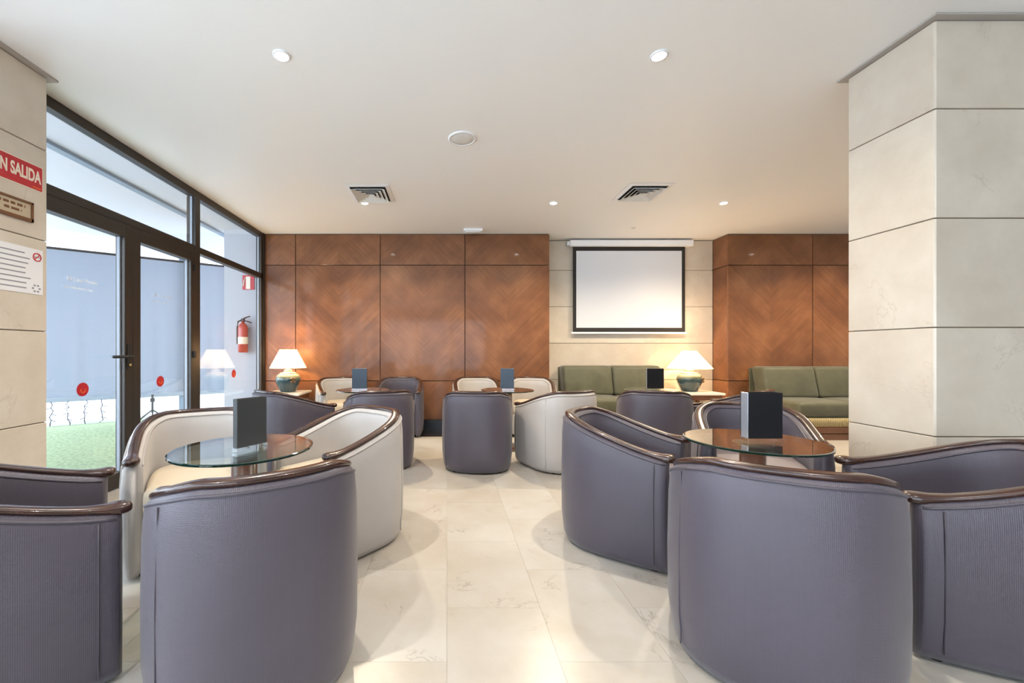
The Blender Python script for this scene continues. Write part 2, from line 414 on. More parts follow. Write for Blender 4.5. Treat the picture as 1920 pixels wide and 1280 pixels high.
def sticker(parent, y, off):
    bm = bmesh.new(); lathe(bm, [(.050, 0), (.050, .0012)], 28); o = mobj('round_sticker', bm, M['red'], parent)
    o.location = (-.0295, y - off, .82); o.rotation_euler = (0, R(90), 0)
    bm = bmesh.new(); pts = [(.018 * math.cos(a), .020 * math.sin(a) - .004, .0018) for a in [R(-200 + k * 22) for k in range(11)]]
    tube(bm, [Vector((-p[1], p[0], p[2])) for p in pts], .0045, 5); mobj('sticker_mark', bm, M['orange'], o)
sticker(d1, 2.99, (2.585 + 3.42) / 2); sticker(d2, 3.80, (3.424 + 4.283) / 2); 
o_ = wnd; sticker(o_, 5.11, 4.3)
# unseen glazing nearer than the pillar, added for daylight from the left
w2 = empty('unseen_window_2', (XG, -1.4, 0)); tag(w2, kind='structure')
for y in (-4.9, -3.2, -1.5, 0.2, 1.95):
    fr('mullion', (XO - XG, 0, y + 1.4 - .04, y + 1.4 + .04, 0, H - .001), w2)
fr('top_rail', (XO - XG, 0, -3.6, 3.43, 2.715, H - .001), w2); fr('bottom_rail', (XO - XG, 0, -3.6, 3.43, 0, .1), w2); fr('transom', (XO - XG, 0, -3.6, 3.43, 2.136, 2.205), w2)
boxobj('pane', (-.040, -.032, -3.6, 3.43, .1, 2.715), M['glass'], w2)
wf = boxobj('wall_front', (1.6, XR + .15, YF - .1, YF + .1, 0, H), M['plaster']); tag(wf, kind='structure')
w3 = empty('window_3', (-.52, YF, 0)); tag(w3, kind='structure')
for x in (-2.1, -.7, .7, 2.1): fr('mullion', (x - .04, x + .04, 0, .08, 0, H - .001), w3)
fr('top_rail', (-2.1, 2.1, 0, .08, 2.35, H - .001), w3); fr('bottom_rail', (-2.1, 2.1, 0, .08, 0, .1), w3)
boxobj('pane', (-2.1, 2.1, .03, .038, .1, 2.35), M['glass'], w3)

# ------------------------------------------------------------------ veranda outside the doors
vf = boxobj('ground_outside', (-16, XG - .08, -6, 16, -.16, -.05), M['paving']); tag(vf, kind='structure')
bm = bmesh.new()
gp = [(-6.19, 5.94), (-3.70, 7.72), (-3.20, 7.72), (-3.23, 5.92), (XG - .09, 5.92), (XG - .09, 2.3), (-6.19, 2.3)]
lo_ = [bm.verts.new((x, y, -.049)) for x, y in gp]; hi_ = [bm.verts.new((x, y, -.03)) for x, y in gp]
bm.faces.new(hi_); bm.faces.new(lo_[::-1])
for k in range(len(gp)): bm.faces.new((lo_[k], lo_[(k + 1) % len(gp)], hi_[(k + 1) % len(gp)], hi_[k]))
o = mobj('artificial_lawn', bm, M['grass']); tag(o, 'short green artificial turf outside the glass doors', 'turf', kind='stuff')
vr = boxobj('ceiling_outside', (-7.2, XG - .09, 1.6, 8.2, 2.86, 3.0), M['soffit']); tag(vr, kind='structure')
boxobj('ceiling_batten', (-3.40, -3.32, 1.6, 8.2, 2.83, 2.86), M['bluegrey'], vr)
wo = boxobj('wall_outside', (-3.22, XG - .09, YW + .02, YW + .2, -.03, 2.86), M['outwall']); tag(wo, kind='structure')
P0, P1 = Vector((-6.15, 5.90, 0)), Vector((-3.75, 7.62, 0))
dv = (P1 - P0); Ln = dv.length; dv.normalize(); nv = Vector((dv.y, -dv.x, 0))
def outp(s, off=0, z=0): return P0 + dv * s + nv * off + Vector((0, 0, z))
ang = math.atan2(dv.y, dv.x)
kb = empty('kerb_outside', (*outp(Ln / 2)[:2], 0), ang); tag(kb, kind='structure')
boxobj('kerb_stone', (-Ln / 2 - .8, Ln / 2 + .2, .06, .28, -.03, .03), M['plaster'], kb)
BL = [(0.0, 1.30, 'pale blue roller blind hanging outside behind the door with the lever handle'),
      (1.32, 2.18, 'pale blue roller blind hanging outside behind the narrow middle door'),
      (2.20, 2.96, 'pale blue roller blind hanging outside beside the fire extinguisher wall')]
for s0, s1, lab in BL:
    r = empty('roller_blind', (*outp((s0 + s1) / 2)[:2], 0), ang); tag(r, lab, 'blind', 'blinds outside')
    wd = (s1 - s0) / 2 - .01; bm = bmesh.new(); nx = 60
    zs = [.40, .8, 1.3, 1.8, 2.30, 2.62]
    V = []
    for z in zs:
        row = []
        for k in range(nx + 1):
            x = -wd + 2 * wd * k / nx
            amp = .022 * max(0, 1 - (z - .4) / 2.0)
            row.append(bm.verts.new((x, amp * math.sin(x * 17 + 1.3 * math.sin(x * 9 + s0)) * math.sin(x * 5 + 1 + s0), z)))
        V.append(row)
    for a, b in zip(V, V[1:]):
        for k in range(nx): bm.faces.new((a[k], a[k + 1], b[k + 1], b[k]))
    o = mobj('blind_cloth', bm, M['blind'], r, True)
    bm = bmesh.new(); box(bm, -wd, wd, -.02, .02, .335, .405, .008, 1); mobj('bottom_bar', bm, M['gasket'], r)
    bm = bmesh.new(); tube(bm, [(-wd, 0, 2.635), (wd, 0, 2.635)], .018, 8); mobj('top_tube', bm, M['frame'], r)
for i, s in enumerate((.10, .34, .52, .72, .90)):
    b = outp(s, .075); bm = bmesh.new(); random.seed(20 + i)
    pts = [(random.uniform(-.03, .03) if k else 0, random.uniform(-.015, .015), .37 - k * .045) for k in range(9)]
    tube(bm, pts, .007, 5)
    for k in range(2, 8, 2): tube(bm, [pts[k], (pts[k][0] + random.choice((-.07, .07)), pts[k][1], pts[k][2] - .02)], .006, 4)
    o = mobj('fairy_light_string', bm, M['wire'], None, False, (b.x, b.y, -.02)); tag(o, 'thin tangled string of fairy lights dangling below the outside blind', 'light string', 'fairy light strings')
for s, lab in ((1.98, 'blue-grey metal post outside behind the narrow middle door'), (2.70, 'blue-grey metal post outside behind the fixed pane')):
    b = outp(s, -.09); bm = bmesh.new(); box(bm, -.05, .05, -.04, .04, 0, 2.88, .006, 1); box(bm, -.08, .08, -.07, .07, 0, .02)
    o = mobj('veranda_post', bm, M['bluegrey'], None, False, (b.x, b.y, -.03)); tag(o, lab, 'post')
b = outp(1.55, .12); ps = empty('tripod_stand', (b.x, b.y, -.03)); tag(ps, 'small black tripod stand on the grass beneath the outside blind', 'stand')
bm = bmesh.new(); tube(bm, [(0, 0, .12), (0, 0, .42)], .016, 8); tube(bm, [(0, 0, .30), (0, 0, .36)], .035, 10); mobj('pole', bm, M['rubber'], ps)
for k in range(3):
    a = R(90 + 120 * k) + ang; bm = bmesh.new(); tube(bm, [(0, 0, .17), (.12 * math.cos(a), .12 * math.sin(a), .09), (.22 * math.cos(a), .22 * math.sin(a), .012)], .012, 6); mobj('leg', bm, M['rubber'], ps)
# extinguisher and its sign on the outside wall
ex = empty('fire_extinguisher', (-2.90, YW - .075, 1.08)); tag(ex, 'red fire extinguisher hung on the white wall outside the fixed pane', 'fire extinguisher')
bm = bmesh.new(); lathe(bm, [(.055, 0), (.065, .012), (.065, .34), (.058, .38), (.035, .41), (.022, .42), (.022, .445)], 24); mobj('cylinder', bm, M['extred'], ex, True)
bm = bmesh.new(); lathe(bm, [(.0665, .12), (.0665, .22)], 24, capb=False, capt=False); mobj('label_band', bm, M['letter'], ex, True)
bm = bmesh.new(); box(bm, -.02, .02, -.02, .02, .44, .48); tube(bm, [(-.01, 0, .475), (.05, 0, .50), (.10, 0, .515)], .009, 6); tube(bm, [(-.01, 0, .455), (.06, 0, .445), (.12, 0, .42)], .009, 6); mobj('squeeze_handle', bm, M['rubber'], ex)
bm = bmesh.new(); tube(bm, [(-.02, 0, .46), (-.07, 0, .44), (-.082, 0, .36), (-.08, 0, .12)], .011, 6); mobj('hose', bm, M['rubber'], ex, True)
bm = bmesh.new(); box(bm, -.03, .03, .05, .094, .30, .36); mobj('wall_bracket', bm, M['rubber'], ex)
es = empty('fire_equipment_sign', (-2.865, YW + .012, 2.09)); tag(es, 'small red and white fire equipment sign above the extinguisher', 'sign')
boxobj('sign_plate', (-.085, .085, -.002, .006, -.105, .105), M['red'], es)
boxobj('sign_panel', (-.035, .028, -.004, -.001, -.095, .085), M['letter'], es)
bm = bmesh.new(); tube(bm, [(-.07, -.005, -.05), (-.06, -.005, .03), (-.04, -.005, .07)], .008, 5); mobj('sign_symbol', bm, M['letter'], es)

# ================================================================== pillar signs (face X = -2.467)
XP = -2.467; AX = ((0, 1, 0), (0, 0, 1))
sg = empty('exit_sign', (XP, 2.32, 2.137)); tag(sg, 'red no-exit sign with cream capitals on the stone pillar', 'sign')
boxobj('sign_border', (.0005, .003, -.196, .178, -.076, .076), M['letter'], sg)
boxobj('sign_face', (.003, .0042, -.191, .173, -.071, .071), M['red'], sg)
text('sign_lettering', 'SIN SALIDA', .098, M['letter'], sg, (.0046, .163, -.026), AX, 'RIGHT', .0004, 0.535, .0032)
boxobj('maker_mark', (.0043, .0049, .115, .165, -.062, -.054), M['orange'], sg)
pq = empty('wall_plaque', (XP, 2.315, 1.925)); tag(pq, 'small brown wooden plaque with a gold plate on the stone pillar', 'plaque')
for d in ((-.135, .118, .040, .052), (-.135, .118, -.064, -.045), (-.135, -.115, -.064, .052), (.106, .118, -.064, .052)):
    boxobj('plaque_frame', (.0005, .014, d[0], d[1], d[2], d[3]), M['plaqwood'], pq)
boxobj('plaque_plate', (.0005, .007, -.115, .106, -.045, .040), M['plaqface'], pq)
for z, y0, y1 in ((.016, -.075, .075), (-.014, -.04, .055)):
    yy = y0
    random.seed(int(z * 1000) + 50)
    while yy < y1:
        ww = random.uniform(.018, .045); boxobj('plaque_print', (.007, .0076, yy, min(yy + ww, y1), z - .007, z + .007), M['plaqwood'], pq); yy += ww + .010
nt_ = empty('notice_sheet', (XP, 2.32, 1.575)); tag(nt_, 'white printed notice with a no-smoking symbol on the stone pillar', 'notice')
boxobj('paper_sheet', (.0005, .003, -.20, .178, -.135, .135), M['paper'], nt_)
for k in range(8):
    z = .098 - k * .029; boxobj('print_line', (.003, .0036, -.185, [.07, .10, .09, .075, .075, .105, .08, .08][k], z - .0035, z + .0035), M['ink'], nt_)
bm = bmesh.new()
tube(bm, [(.004, .142 + .023 * math.cos(a), .088 + .023 * math.sin(a)) for a in [2 * math.pi * k / 20 for k in range(21)]], .0035, 5)
tube(bm, [(.004, .142 - .016, .088 - .016), (.004, .142 + .016, .088 + .016)], .003, 5); mobj('no_smoking_symbol', bm, M['red'], nt_)
bm = bmesh.new(); box(bm, .003, .0045, .118, .168, .085, .090); mobj('cigarette_mark', bm, M['ink'], nt_)
bm = bmesh.new()
for k in range(6):
    a = 2 * math.pi * k / 6; box(bm, .003, .0036, .138 + .020 * math.cos(a) - .006, .138 + .020 * math.cos(a) + .006, -.100 + .020 * math.sin(a) - .005, -.100 + .020 * math.sin(a) + .005)
mobj('round_emblem', bm, M['ink'], nt_)

# ================================================================== ceiling fittings
def downlight(x, y, label, r=.036):
    t = empty('downlight', (x, y, H)); tag(t, label, 'ceiling light', 'recessed ceiling spotlights')
    bm = bmesh.new(); lathe(bm, [(r * 1.35, -.0005), (r * 1.35, -.006), (r * 1.05, -.010), (r, -.004), (r, -.0005)], 28, capb=False, capt=False); mobj('trim_ring', bm, M['white'], t, True)
    bm = bmesh.new(); lathe(bm, [(r * .98, -.006), (r * .98, -.002)], 28); mobj('lamp_lens', bm, M['down'], t)
    l = bpy.data.lights.new('spot', 'SPOT'); l.energy = SPOT * ((2.3 if x > 3 else 1.6) if y > 4 else 1.0); l.spot_size = R(150); l.spot_blend = 0.8; l.shadow_soft_size = .028; l.color = (1.0, .84, .62) if y > 4 else (1.0, .92, .82)
    lo = bpy.data.objects.new('lamp_beam', l); C.objects.link(lo); lo.parent = t; lo.location = (0, 0, -.012)
for x, y, lab in ((-.944, 2.34, 'round ceiling spotlight above the glass table near the doors'), (1.212, 2.34, 'round ceiling spotlight above the glass table near the free pillar'),
                  (-.936, 4.669, 'round ceiling spotlight beside the square air vent near the doors'), (1.216, 4.669, 'round ceiling spotlight in front of the panelled wall, clear of the vents'),
                  (3.155, 4.669, 'round ceiling spotlight in front of the wood panels beyond the free pillar')):
    downlight(x, y, lab)
for x, y, lab in ((-.94, 0.0, 'round ceiling spotlight on the door side of the open lounge floor'), (1.21, 0.0, 'round ceiling spotlight on the inner side of the open lounge floor'), (5.3, 4.669, 'round ceiling spotlight above the sofa on the wood panels')):  # unseen fittings continuing the ceiling grid; the lounge pair kept for its light
    downlight(x, y, lab)
def vent(x0, x1, y0, y1, label):
    cx, cy = (x0 + x1) / 2, (y0 + y1) / 2; t = empty('air_vent', (cx, cy, H)); tag(t, label, 'air vent', 'square ceiling vents')
    a, b = (x1 - x0) / 2, (y1 - y0) / 2
    boxobj('duct_shade_sheet', (-a * .9, a * .9, -b * .9, b * .9, -.003, -.0005), M['darkvoid'], t)  # flat black sheet in place of the shade inside a recessed duct
    def ring(i0, z0, i1, z1, name, mat):
        bm = bmesh.new(); rr = []
        for i, z in ((i0, z0), (i1, z1)):
            rr.append([(-a * i, -b * i, z), (a * i, -b * i, z), (a * i, b * i, z), (-a * i, b * i, z)])
        for i, z in ((i1 - .0, z1 + .003), (i0, z0 + .003)):
            rr.append([(-a * i, -b * i, z), (a * i, -b * i, z), (a * i, b * i, z), (-a * i, b * i, z)])
        V = [[bm.verts.new(p) for p in r] for r in rr]
        for p, q in zip(V, V[1:] + V[:1]):
            for k in range(4): bm.faces.new((p[k], p[(k + 1) % 4], q[(k + 1) % 4], q[k]))
        mobj(name, bm, M[mat], t)
    ring(1.0, -.006, .82, -.012, 'vent_frame', 'white')
    for k in range(4):
        i = .76 - k * .185; ring(i, -.034, max(i - .165, .02), -.008, 'louvre', 'offwhite')
vent(-1.042, -.590, 4.143, 4.642, 'square louvred air vent in the ceiling with a spotlight at its edge')
vent(1.85, 2.30, 4.12, 4.60, 'square louvred air vent in the ceiling before the projection screen')
sp = empty('ceiling_speaker', (.123, 3.253, H)); tag(sp, 'round pale grey loudspeaker grille set in the ceiling', 'speaker')
bm = bmesh.new(); lathe(bm, [(.112, -.0005), (.112, -.008), (.100, -.012), (.094, -.006)], 40, capb=False, capt=False); mobj('speaker_rim', bm, M['white'], sp, True)
bm = bmesh.new(); lathe(bm, [(.096, -.002), (.094, -.007), (.05, -.009), (.0015, -.0095)], 40); mobj('speaker_grille', bm, M['offwhite'], sp, True)
el = empty('emergency_light', (.363, 5.69, H)); tag(el, 'small white emergency light fixed to the ceiling near the panelled wall', 'emergency light')
boxobj('housing', (-.13, .13, -.05, .05, -.03, -.0005), M['white'], el, .006, 2)
boxobj('diffuser', (-.11, .11, -.04, .04, -.05, -.03), M['offwhite'], el, .008, 2)
sd = empty('smoke_detector', (2.55, 5.62, H)); tag(sd, 'tiny flat ceiling sensor above the projection screen', 'sensor')
bm = bmesh.new(); lathe(bm, [(.035, -.0005), (.033, -.008), (.02, -.012)], 20); mobj('sensor_body', bm, M['offwhite'], sd, True)

# ================================================================== projection screen
pj = empty('projection_screen', (2.745, YN, 0)); tag(pj, 'white projection screen with a black border on the stone wall', 'projection screen')
boxobj('case', (-.90, .95, -.115, -.005, 2.672, 2.765), M['white'], pj, .012, 2)
boxobj('case_end', (-.945, -.90, -.10, -.01, 2.685, 2.75), M['offwhite'], pj, .008, 1)
boxobj('screen_border', (-.846, .846, -.064, -.061, 1.388, 2.673), M['blackcloth'], pj)
boxobj('screen_cloth', (-.795, .795, -.0665, -.0645, 1.452, 2.610), M['screen'], pj)
boxobj('bottom_bar', (-.87, .87, -.075, -.05, 1.358, 1.388), M['white'], pj, .006, 1)

# ================================================================== tub chairs
CA, CB, CF, CT, RH = 0.325, 0.32, 0.275, 0.085, 0.025
def contour():
    pts = []
    for k in range(5): pts.append((CA - .012 * (1 - k / 4) ** 2, CF - CF * k / 5))
    nn = 2.5
    for k in range(33):
        a = math.pi * k / 32
        c, s = math.cos(a), math.sin(a)
        pts.append((CA * math.copysign(abs(c) ** (2 / nn), c), -CB * abs(s) ** (2 / nn)))
    pts += [(-x, y) for x, y in pts[4::-1]]
    # even out spacing
    seg = [0]
    for p, q in zip(pts, pts[1:]): seg.append(seg[-1] + math.hypot(q[0] - p[0], q[1] - p[1]))
    out = []; m = 64
    for i in range(m + 1):
        t = seg[-1] * i / m; j = 0
        while j < len(seg) - 2 and seg[j + 1] < t: j += 1
        f = (t - seg[j]) / max(1e-9, seg[j + 1] - seg[j])
        out.append((pts[j][0] + (pts[j + 1][0] - pts[j][0]) * f, pts[j][1] + (pts[j + 1][1] - pts[j][1]) * f))
    res = []
    for i, p in enumerate(out):
        q0 = out[max(i - 2, 0)]; q1 = out[min(i + 2, m)]
        tx, ty = q1[0] - q0[0], q1[1] - q0[1]; l = math.hypot(tx, ty)
        res.append((p[0], p[1], ty / l, -tx / l, seg[-1] * i / m))
    # outward normal check
    if res[0][2] < 0: res = [(x, y, -nx, -ny, s) for x, y, nx, ny, s in res]
    return res
CON = contour()
SM = CON[-1][4] / 2
def ztop(c):
    t = abs(c[4] - SM) / SM; t = min(1, max(0, (1.0 - t) / .74)); t = t * t * (3 - 2 * t) * .5 + t * .5
    return .585 + .157 * t
def off(c, d): return c[0] - c[2] * d, c[1] - c[3] * d
def chair_meshes(fab, plain, seat):
    P = {}
    # shell
    bm = bmesh.new(); uvl = bm.loops.layers.uv.new('UVMap'); rings = []; uvs = []
    def section(c, zt, sh=0.0, adv=(0, 0)):
        T = CT
        pr = [(.020, .016), (.006, .05), (-.006, .16), (-.008, .34), (-.004, zt - .10), (.002, zt - .03), (.012, zt - .006), (.024, zt),
              (T - .024, zt), (T - .012, zt - .006), (T - .002, zt - .03), (T, zt - .10), (T, .36), (T, .20), (T - .004, .05), (T - .02, .016)]
        r = []
        for d, z in pr:
            d2 = T / 2 + (d - T / 2) * (1 - sh); x, y = off(c, d2); r.append((x + adv[0], y + adv[1], z))
        return r
    seq = []
    seq.append((CON[0], .62, (0, .016))); seq.append((CON[0], .28, (0, .010))); seq.append((CON[0], .06, (0, .003)))
    for c in CON: seq.append((c, 0, (0, 0)))
    seq.append((CON[-1], .06, (0, .003))); seq.append((CON[-1], .28, (0, .010))); seq.append((CON[-1], .62, (0, .016)))
    for c, sh, adv in seq:
        rings.append(section(c, ztop(c) - RH + .004, sh, adv)); uvs.append(c[4] - adv[1])
    V, fs = rings_to_mesh(bm, rings, True, True)
    for f, i, k in fs:
        for lp in f.loops:
            for a in (i, i + 1):
                if lp.vert in V[a]: lp[uvl].uv = (uvs[a], lp.vert.co.z)
    o = mobj('shell', bm, fab, None, True); P['shell'] = o
    # rail
    bm = bmesh.new(); rings = []; nseg = 14
    def rsec(c, w, h, adv=0, dz=0):
        r = []
        zc = ztop(c) - RH / 2 + dz
        for k in range(nseg):
            a = 2 * math.pi * k / nseg; ca, sa = math.cos(a), math.sin(a)
            u = w / 2 * math.copysign(abs(ca) ** .7, ca); vv = h / 2 * math.copysign(abs(sa) ** .8, sa)
            x, y = off(c, .038 + u); r.append((x, y + adv, zc + vv))
        return r
    def knob(c, order):
        s = [(.010, .010, .046), (.045, .030, .040), (.066, .038, .028), (.072, .041, .012), (.070, .041, -.004)]
        s = [rsec(c, a, b, d) for a, b, d in s]
        return s if order else s[::-1]
    rings += knob(CON[0], True)
    for i, c in enumerate(CON):
        e = min(i, len(CON) - 1 - i); k = max(0, 1 - e / 3)
        if e == 0: continue
        rings.append(rsec(c, .050 + .016 * k, RH + .010 * k))
    rings += knob(CON[-1], False)
    rings_to_mesh(bm, rings, True, True); P['top_rail'] = mobj('top_rail', bm, M['mahog'], None, True)
    # piping
    bm = bmesh.new()
    for d in (.004, CT - .004):
        tube(bm, [(*off(c, d), ztop(c) - RH - .014) for c in CON], .0050, 6)
    P['piping'] = mobj('piping', bm, plain, None, True)
    # seams near the arm fronts
    for nm, ix in (('seam', 2), ('seam.b', len(CON) - 3), ('seam.c', SEAMI)):
        c = CON[ix]; bm = bmesh.new()
        tube(bm, [(*off(c, -.0015 - (.006 if .12 < z < .5 else 0)), z) for z in (.05, .10, .16, .25, .34, .42, ztop(c) - .13, ztop(c) - .05)], .0028, 5)
        P[nm] = mobj('seam', bm, plain, None, True)
    # seat cushion
    inner = [off(c, CT + .004) for c in CON[1:-1]]
    front = [(-(CA - CT - .01) + 2 * (CA - CT - .01) * k / 10, CF + .012 + .022 * math.sin(math.pi * k / 10)) for k in range(11)]
    poly = inner + front
    cx, cy = 0, -.01
    bm = bmesh.new(); rings = []
    for z, s in ((.30, .955), (.312, .985), (.335, 1.0), (.385, 1.0), (.415, .985), (.430, .94), (.437, .84), (.441, .6), (.443, .3)):
        rings.append([(cx + (x - cx) * s, cy + (y - cy) * s, z) for x, y in poly])
    rings_to_mesh(bm, rings, True, True); P['seat_cushion'] = mobj('seat_cushion', bm, seat, None, True)
    bm = bmesh.new(); box(bm, -(CA - CT), CA - CT, CF - .09, CF + .012, .022, .305, .03, 3); P['front_panel'] = mobj('front_panel', bm, plain, None, True)
    for i, (x, y) in enumerate(((.26, .22), (-.26, .22), (.20, -.20), (-.20, -.20))):
        bm = bmesh.new(); lathe(bm, [(.018, 0), (.022, .02), (.022, .03)], 12, x, y); P['foot%d' % i] = mobj('foot', bm, M['mahog'])
    return P
SEAMI = min(range(33, 60), key=lambda i: abs(CON[i][1] + .19) if CON[i][0] < -.1 else 9)
KIT = {'p': chair_meshes(M['purple'], M['purple_p'], M['mauve_s']), 'c': chair_meshes(M['cream'], M['cream_p'], M['cream_s'])}
used = set()
def chair(kind, x, y, psi, label, group):
    r = empty('tub_chair', (x, y, 0), -R(psi)); tag(r, label, 'chair', group)
    for k, src in KIT[kind].items():
        if kind not in used: src.parent = r
        else:
            c = src.copy(); C.objects.link(c); c.parent = r
    used.add(kind)
    return r
GP, GC = 'purple-grey tub chairs', 'cream tub chairs'
CH = [
    ('p', 1.185, 1.50, 30, 'purple-grey tub chair turning its broad back to the aisle, nearest the free pillar table'),
    ('p', 2.06, 1.61, -65, 'purple-grey tub chair at the foot of the free-standing stone pillar'),
    ('p', 1.026, 2.40, 127, 'purple-grey tub chair with mauve seat on the aisle side of the pillar table'),
    ('p', 1.95, 2.62, -155, 'purple-grey tub chair facing out from behind the black menu, at the pillar table'),
    ('p', -.67, 1.45, -33.5, 'purple-grey tub chair with pale front seam backing onto the aisle by the door table'),
    ('p', -1.5, 1.39, 46.6, 'purple-grey tub chair with stitched seam beside the pillar with the red sign'),
    ('c', -1.405, 2.33, 150, 'cream tub chair opening towards the room with its back to the glass doors'),
    ('c', -.614, 2.437, -139.4, 'cream tub chair on the aisle side of the glass table near the doors'),
    ('p', -1.50, 3.94, 38, 'purple-grey tub chair nearest the glass doors, back row, hiding the corner lamp base'),
    ('p', -.66, 3.98, -20, 'purple-grey tub chair seen from behind at the table by the corner lamp'),
    ('p', .288, 3.93, 4, 'purple-grey tub chair standing squarely with its back out at the middle table'),
    ('c', 1.07, 3.94, -22, 'pale grey-cream tub chair seen from behind at the middle table'),
    ('c', -1.40, 5.45, 155, 'pale tub chair against the wood panels next to the corner lamp'),
    ('p', -.64, 5.48, 180, 'purple-grey tub chair against the wood panels with its arm front showing'),
    ('c', .40, 5.48, 178, 'pale tub chair against the wood panels, across the middle table from the squarely placed chair'),
    ('c', 1.12, 5.46, -170, 'pale tub chair against the wood panels next to the green sofa'),
    ('p', 2.0, 3.97, 20, 'purple-grey tub chair seen from behind in front of the sofa below the screen'),
    ('p', 2.80, 4.0, -35, 'purple-grey tub chair between the sofa table and the sofa on the wood panels'),
]
for k, x, y, psi, lab in CH: chair(k, x, y, psi, lab, GP if k == 'p' else GC)

# ================================================================== glass tables and menus
TH = .66
def table_parts():
    P = []
    bm = bmesh.new(); rr = lathe(bm, [(.294, TH - .012), (.300, TH - .010), (.300, TH - .002), (.294, TH)], 72)
    bm.faces.ensure_lookup_table()
    for f in bm.faces: f.material_index = 0 if len(f.verts) > 4 else 1
    P.append(mobj('glass_top', bm, [M['tglass'], M['tedge']]))
    bm = bmesh.new(); lathe(bm, [(.085, TH - .022), (.085, TH - .0125)], 32); P.append(mobj('top_plate', bm, M['steel']))
    bm = bmesh.new(); lathe(bm, [(.058, .035), (.055, .06), (.055, TH - .022)], 32); P.append(mobj('column', bm, M['column'], None, True))
    bm = bmesh.new(); lathe(bm, [(.20, 0), (.205, .006), (.20, .014), (.12, .026), (.06, .036)], 40); P.append(mobj('base', bm, M['mahog'], None, True))
    return P
TP = table_parts(); first = [True]
def table(x, y, label):
    r = empty('glass_table', (x, y, 0)); tag(r, label, 'table', 'round glass tables')
    for s in TP:
        if first[0]: s.parent = r
        else:
            c = s.copy(); C.objects.link(c); c.parent = r
    first[0] = False
table(-.93, 1.88, 'round glass table on a mahogany column with two cream chairs')
table(1.515, 2.03, 'round glass table on a mahogany column beside the free pillar')
table(-.96, 4.68, 'round glass table near the corner lamp before the wood panels')
table(.69, 4.68, 'round glass table at the middle of the wood-panelled wall')
table(2.34, 4.68, 'round glass table before the sofa below the projection screen')
def menu(x, y, rz, wd, dp, hh, mat, label):
    r = empty('menu_stand', (x, y, TH + .0005), R(rz)); tag(r, label, 'menu', 'menu stands on the tables')
    a, b, t = wd / 2, dp / 2, .004
    boxobj('acrylic_base', (-a - .004, a + .004, -b - .004, b + .004, 0, .018), M['acrylic'], r, .002, 1)
    for d in ((-a, a, -b, -b + t), (-a, a, b - t, b), (-a, -a + t, -b + t, b - t), (a - t, a, -b + t, b - t)):
        boxobj('menu_panel', (*d, .0185, .0185 + hh), M['menu_side_glint' if mat == 'menu' and d[1] < 0 else mat], r, .001, 1)
menu(-.883, 1.84, 60, .145, .030, .212, 'menu_g', 'dark grey upright menu on the table with the cream chairs')
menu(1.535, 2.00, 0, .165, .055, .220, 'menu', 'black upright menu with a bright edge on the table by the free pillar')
menu(-.985, 4.62, 4, .165, .03, .225, 'menu_blue_sheen', 'black upright menu with a painted-in blue reflection on the table near the corner lamp')
menu(.68, 4.62, -5, .150, .03, .225, 'menu_blue_sheen', 'black upright menu with a painted-in blue reflection on the middle table')
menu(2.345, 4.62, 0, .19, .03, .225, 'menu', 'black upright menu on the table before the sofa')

# ================================================================== sofas
def sofa(x0, x1, y0, y1, label):
    r = empty('sofa', ((x0 + x1) / 2, (y0 + y1) / 2, 0)); tag(r, label, 'sofa', 'olive green sofas')
    a, b = (x1 - x0) / 2, (y1 - y0) / 2
    boxobj('plinth', (-a, a, -b + .03, b, 0, .075), M['basewood'], r, .004, 1)
    boxobj('base_rail', (-a, a, -b + .02, b, .085, .165), M['basewood'], r, .004, 1)
    boxobj('rail_gap', (-a + .01, a - .01, -b + .04, b - .01, .074, .086), M['gap'], r)
    boxobj('seat_box', (-a, a, -b + .02, b, .166, .29), M['green'], r, .006, 1)
    bm = bmesh.new(); n = int((x1 - x0) / .022)
    for k in range(n):
        xx = -a + .011 + k * .022; tube(bm, [(xx, -b + .012, .17), (xx, -b + .012, .275)], .010, 6)
    mobj('pleated_trim', bm, M['fringe'], r, True)
    m = 2
    for k in range(m):
        u0, u1 = -a + 2 * a * k / m, -a + 2 * a * (k + 1) / m
        bm = bmesh.new(); box(bm, u0 + .003, u1 - .003, -b, b - .12, .285, .465, .045, 4)
        bmesh.ops.subdivide_edges(bm, edges=[e for e in bm.edges if e.calc_length() > .3], cuts=5, use_grid_fill=True)
        for v in bm.verts:
            if v.co.z > .46: v.co.z += .012 * math.cos((v.co.x - (u0 + u1) / 2) * 4)
        mobj('seat_cushion', bm, M['green'], r, True)
        bm = bmesh.new(); box(bm, u0 + .004, u1 - .004, b - .27, b - .02, .46, .885, .05, 4)
        for v in bm.verts: v.co.y += (v.co.z - .46) * .22 - .09
        mobj('back_cushion', bm, M['green'], r, True)
    boxobj('back_panel', (-a, a, b - .018, b, .29, .86), M['green'], r, .004, 1)
sofa(1.69, 3.13, 5.40, YN - .004, 'olive green two-seat sofa on the stone wall below the projection screen')
sofa(4.34, 5.78, 5.03, YW - .008, 'olive green two-seat sofa on the wood panels beyond the free pillar')

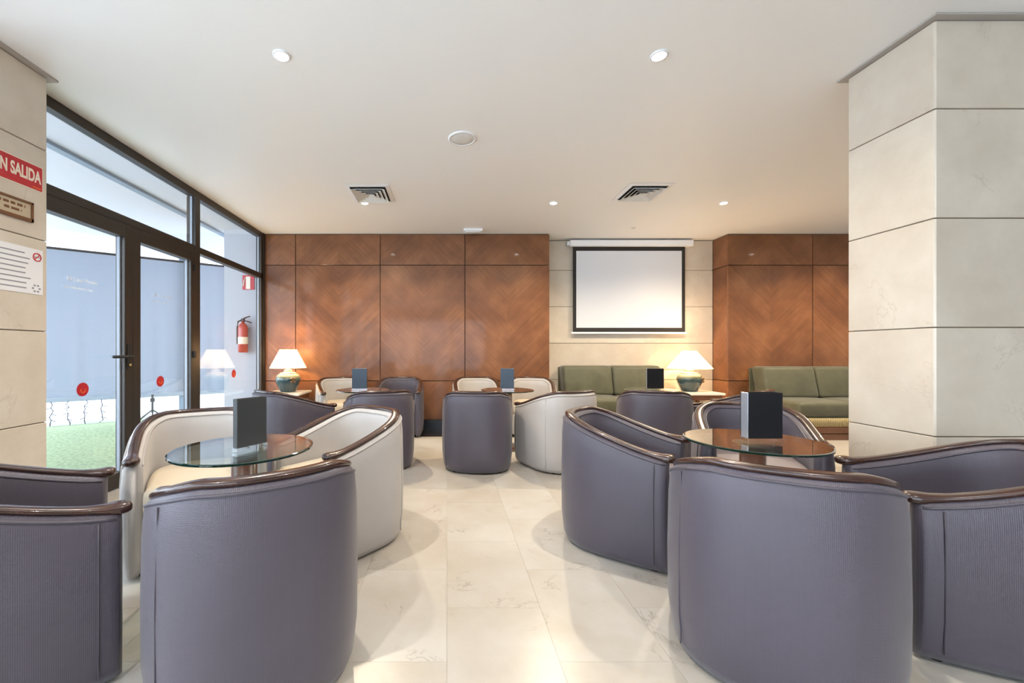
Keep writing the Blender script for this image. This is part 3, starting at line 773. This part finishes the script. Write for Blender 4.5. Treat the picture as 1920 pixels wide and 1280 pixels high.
# ================================================================== lamps on side tables
def side_table(x, y, w_, h, label):
    r = empty('side_table', (x, y, 0)); tag(r, label, 'table')
    a = w_ / 2
    boxobj('table_top', (-a, a, -a, a, h - .03, h), M['tablewood'], r, .004, 1)
    boxobj('apron', (-a + .03, a - .03, -a + .03, a - .03, h - .10, h - .031), M['basewood'], r)
    for sx in (-1, 1):
        for sy in (-1, 1):
            boxobj('leg', (sx * (a - .05) - .02, sx * (a - .05) + .02, sy * (a - .05) - .02, sy * (a - .05) + .02, 0, h - .099), M['basewood'], r, .003, 1)
def lamp(x, y, z, label, rb, rt, sc=1.0, rz=0):
    r = empty('table_lamp', (x, y, z), R(rz)); tag(r, label, 'lamp', 'ceramic table lamps')
    prof = [(.095, 0), (.105, .01), (.125, .06), (.152, .12), (.165, .17), (.160, .205), (.135, .235), (.115, .245)]
    bm = bmesh.new(); lathe(bm, [(a * sc, b * sc) for a, b in prof], 40); body = mobj('jar', bm, M['jar'], r, True)
    for k, (dx, dz) in enumerate(((0, 0), (.022, .018), (-.022, .018), (.018, -.022), (-.018, -.022))):
        a = R(-48) + dx * 6; zz = .165 + dz; rr = .166
        bm = bmesh.new(); bmesh.ops.create_icosphere(bm, subdivisions=2, radius=.018 if k else .012)
        for v in bm.verts: v.co += Vector((rr * sc * math.cos(a), rr * sc * math.sin(a), zz * sc))
        mobj('flower_relief', bm, M['flower'], body, True)
    bm = bmesh.new(); lathe(bm, [(.118 * sc, .244 * sc), (.10 * sc, .262 * sc), (.062 * sc, .268 * sc), (.056 * sc, .285 * sc), (.06 * sc, .292 * sc), (.03 * sc, .31 * sc)], 32); mobj('neck', bm, M['jarneck'], r, True)
    bm = bmesh.new(); tube(bm, [(0, 0, .30 * sc), (0, 0, .40)], .008, 8); mobj('stem', bm, M['brass'], r)
    z0, z1 = .325, .575
    bm = bmesh.new(); n = 80; V = []
    for zz, rad in ((z0, rb), (z0 + .01, rb * .985), (z1, rt)):
        V.append([bm.verts.new(((rad + (.0025 if k % 2 else 0)) * math.cos(2 * math.pi * k / n), (rad + (.0025 if k % 2 else 0)) * math.sin(2 * math.pi * k / n), zz)) for k in range(n)])
    for p, q in zip(V, V[1:]):
        for k in range(n): bm.faces.new((p[k], p[(k + 1) % n], q[(k + 1) % n], q[k]))
    mobj('lamp_shade', bm, M['shade'], r, True)
    bm = bmesh.new()
    for k in range(3):
        a = 2 * math.pi * k / 3; tube(bm, [(0, 0, .395), (rt * .5 * math.cos(a), rt * .5 * math.sin(a), .50), (rt * .99 * math.cos(a), rt * .99 * math.sin(a), z1 - .006)], .003, 5)
    mobj('shade_carrier', bm, M['brass'], r)
    bm = bmesh.new(); bmesh.ops.create_uvsphere(bm, u_segments=16, v_segments=10, radius=.028)
    for v in bm.verts: v.co.z += .43
    mobj('bulb', bm, M['bulb'], r, True)
    l = bpy.data.lights.new('bulb_light', 'POINT'); l.energy = LAMP; l.color = (1, .66, .34); l.shadow_soft_size = .03
    lo = bpy.data.objects.new('bulb_light', l); C.objects.link(lo); lo.parent = r; lo.location = (0, 0, .43)
    # the light sits where the bulb is; the bulb must not wall it in
    lo.location.z = .475
side_table(-2.18, 5.60, .50, .545, 'square side table in the corner by the glass wall')
side_table(3.50, 5.88, .60, .525, 'square side table between the sofa and the wood return')
lamp(-2.17, 5.60, .5455, 'lit table lamp with a teal jar base in the corner by the glass wall', .235, .105, 1.0)
lamp(3.48, 5.88, .5255, 'lit table lamp with a teal jar base beside the sofa', .29, .085, 1.02)
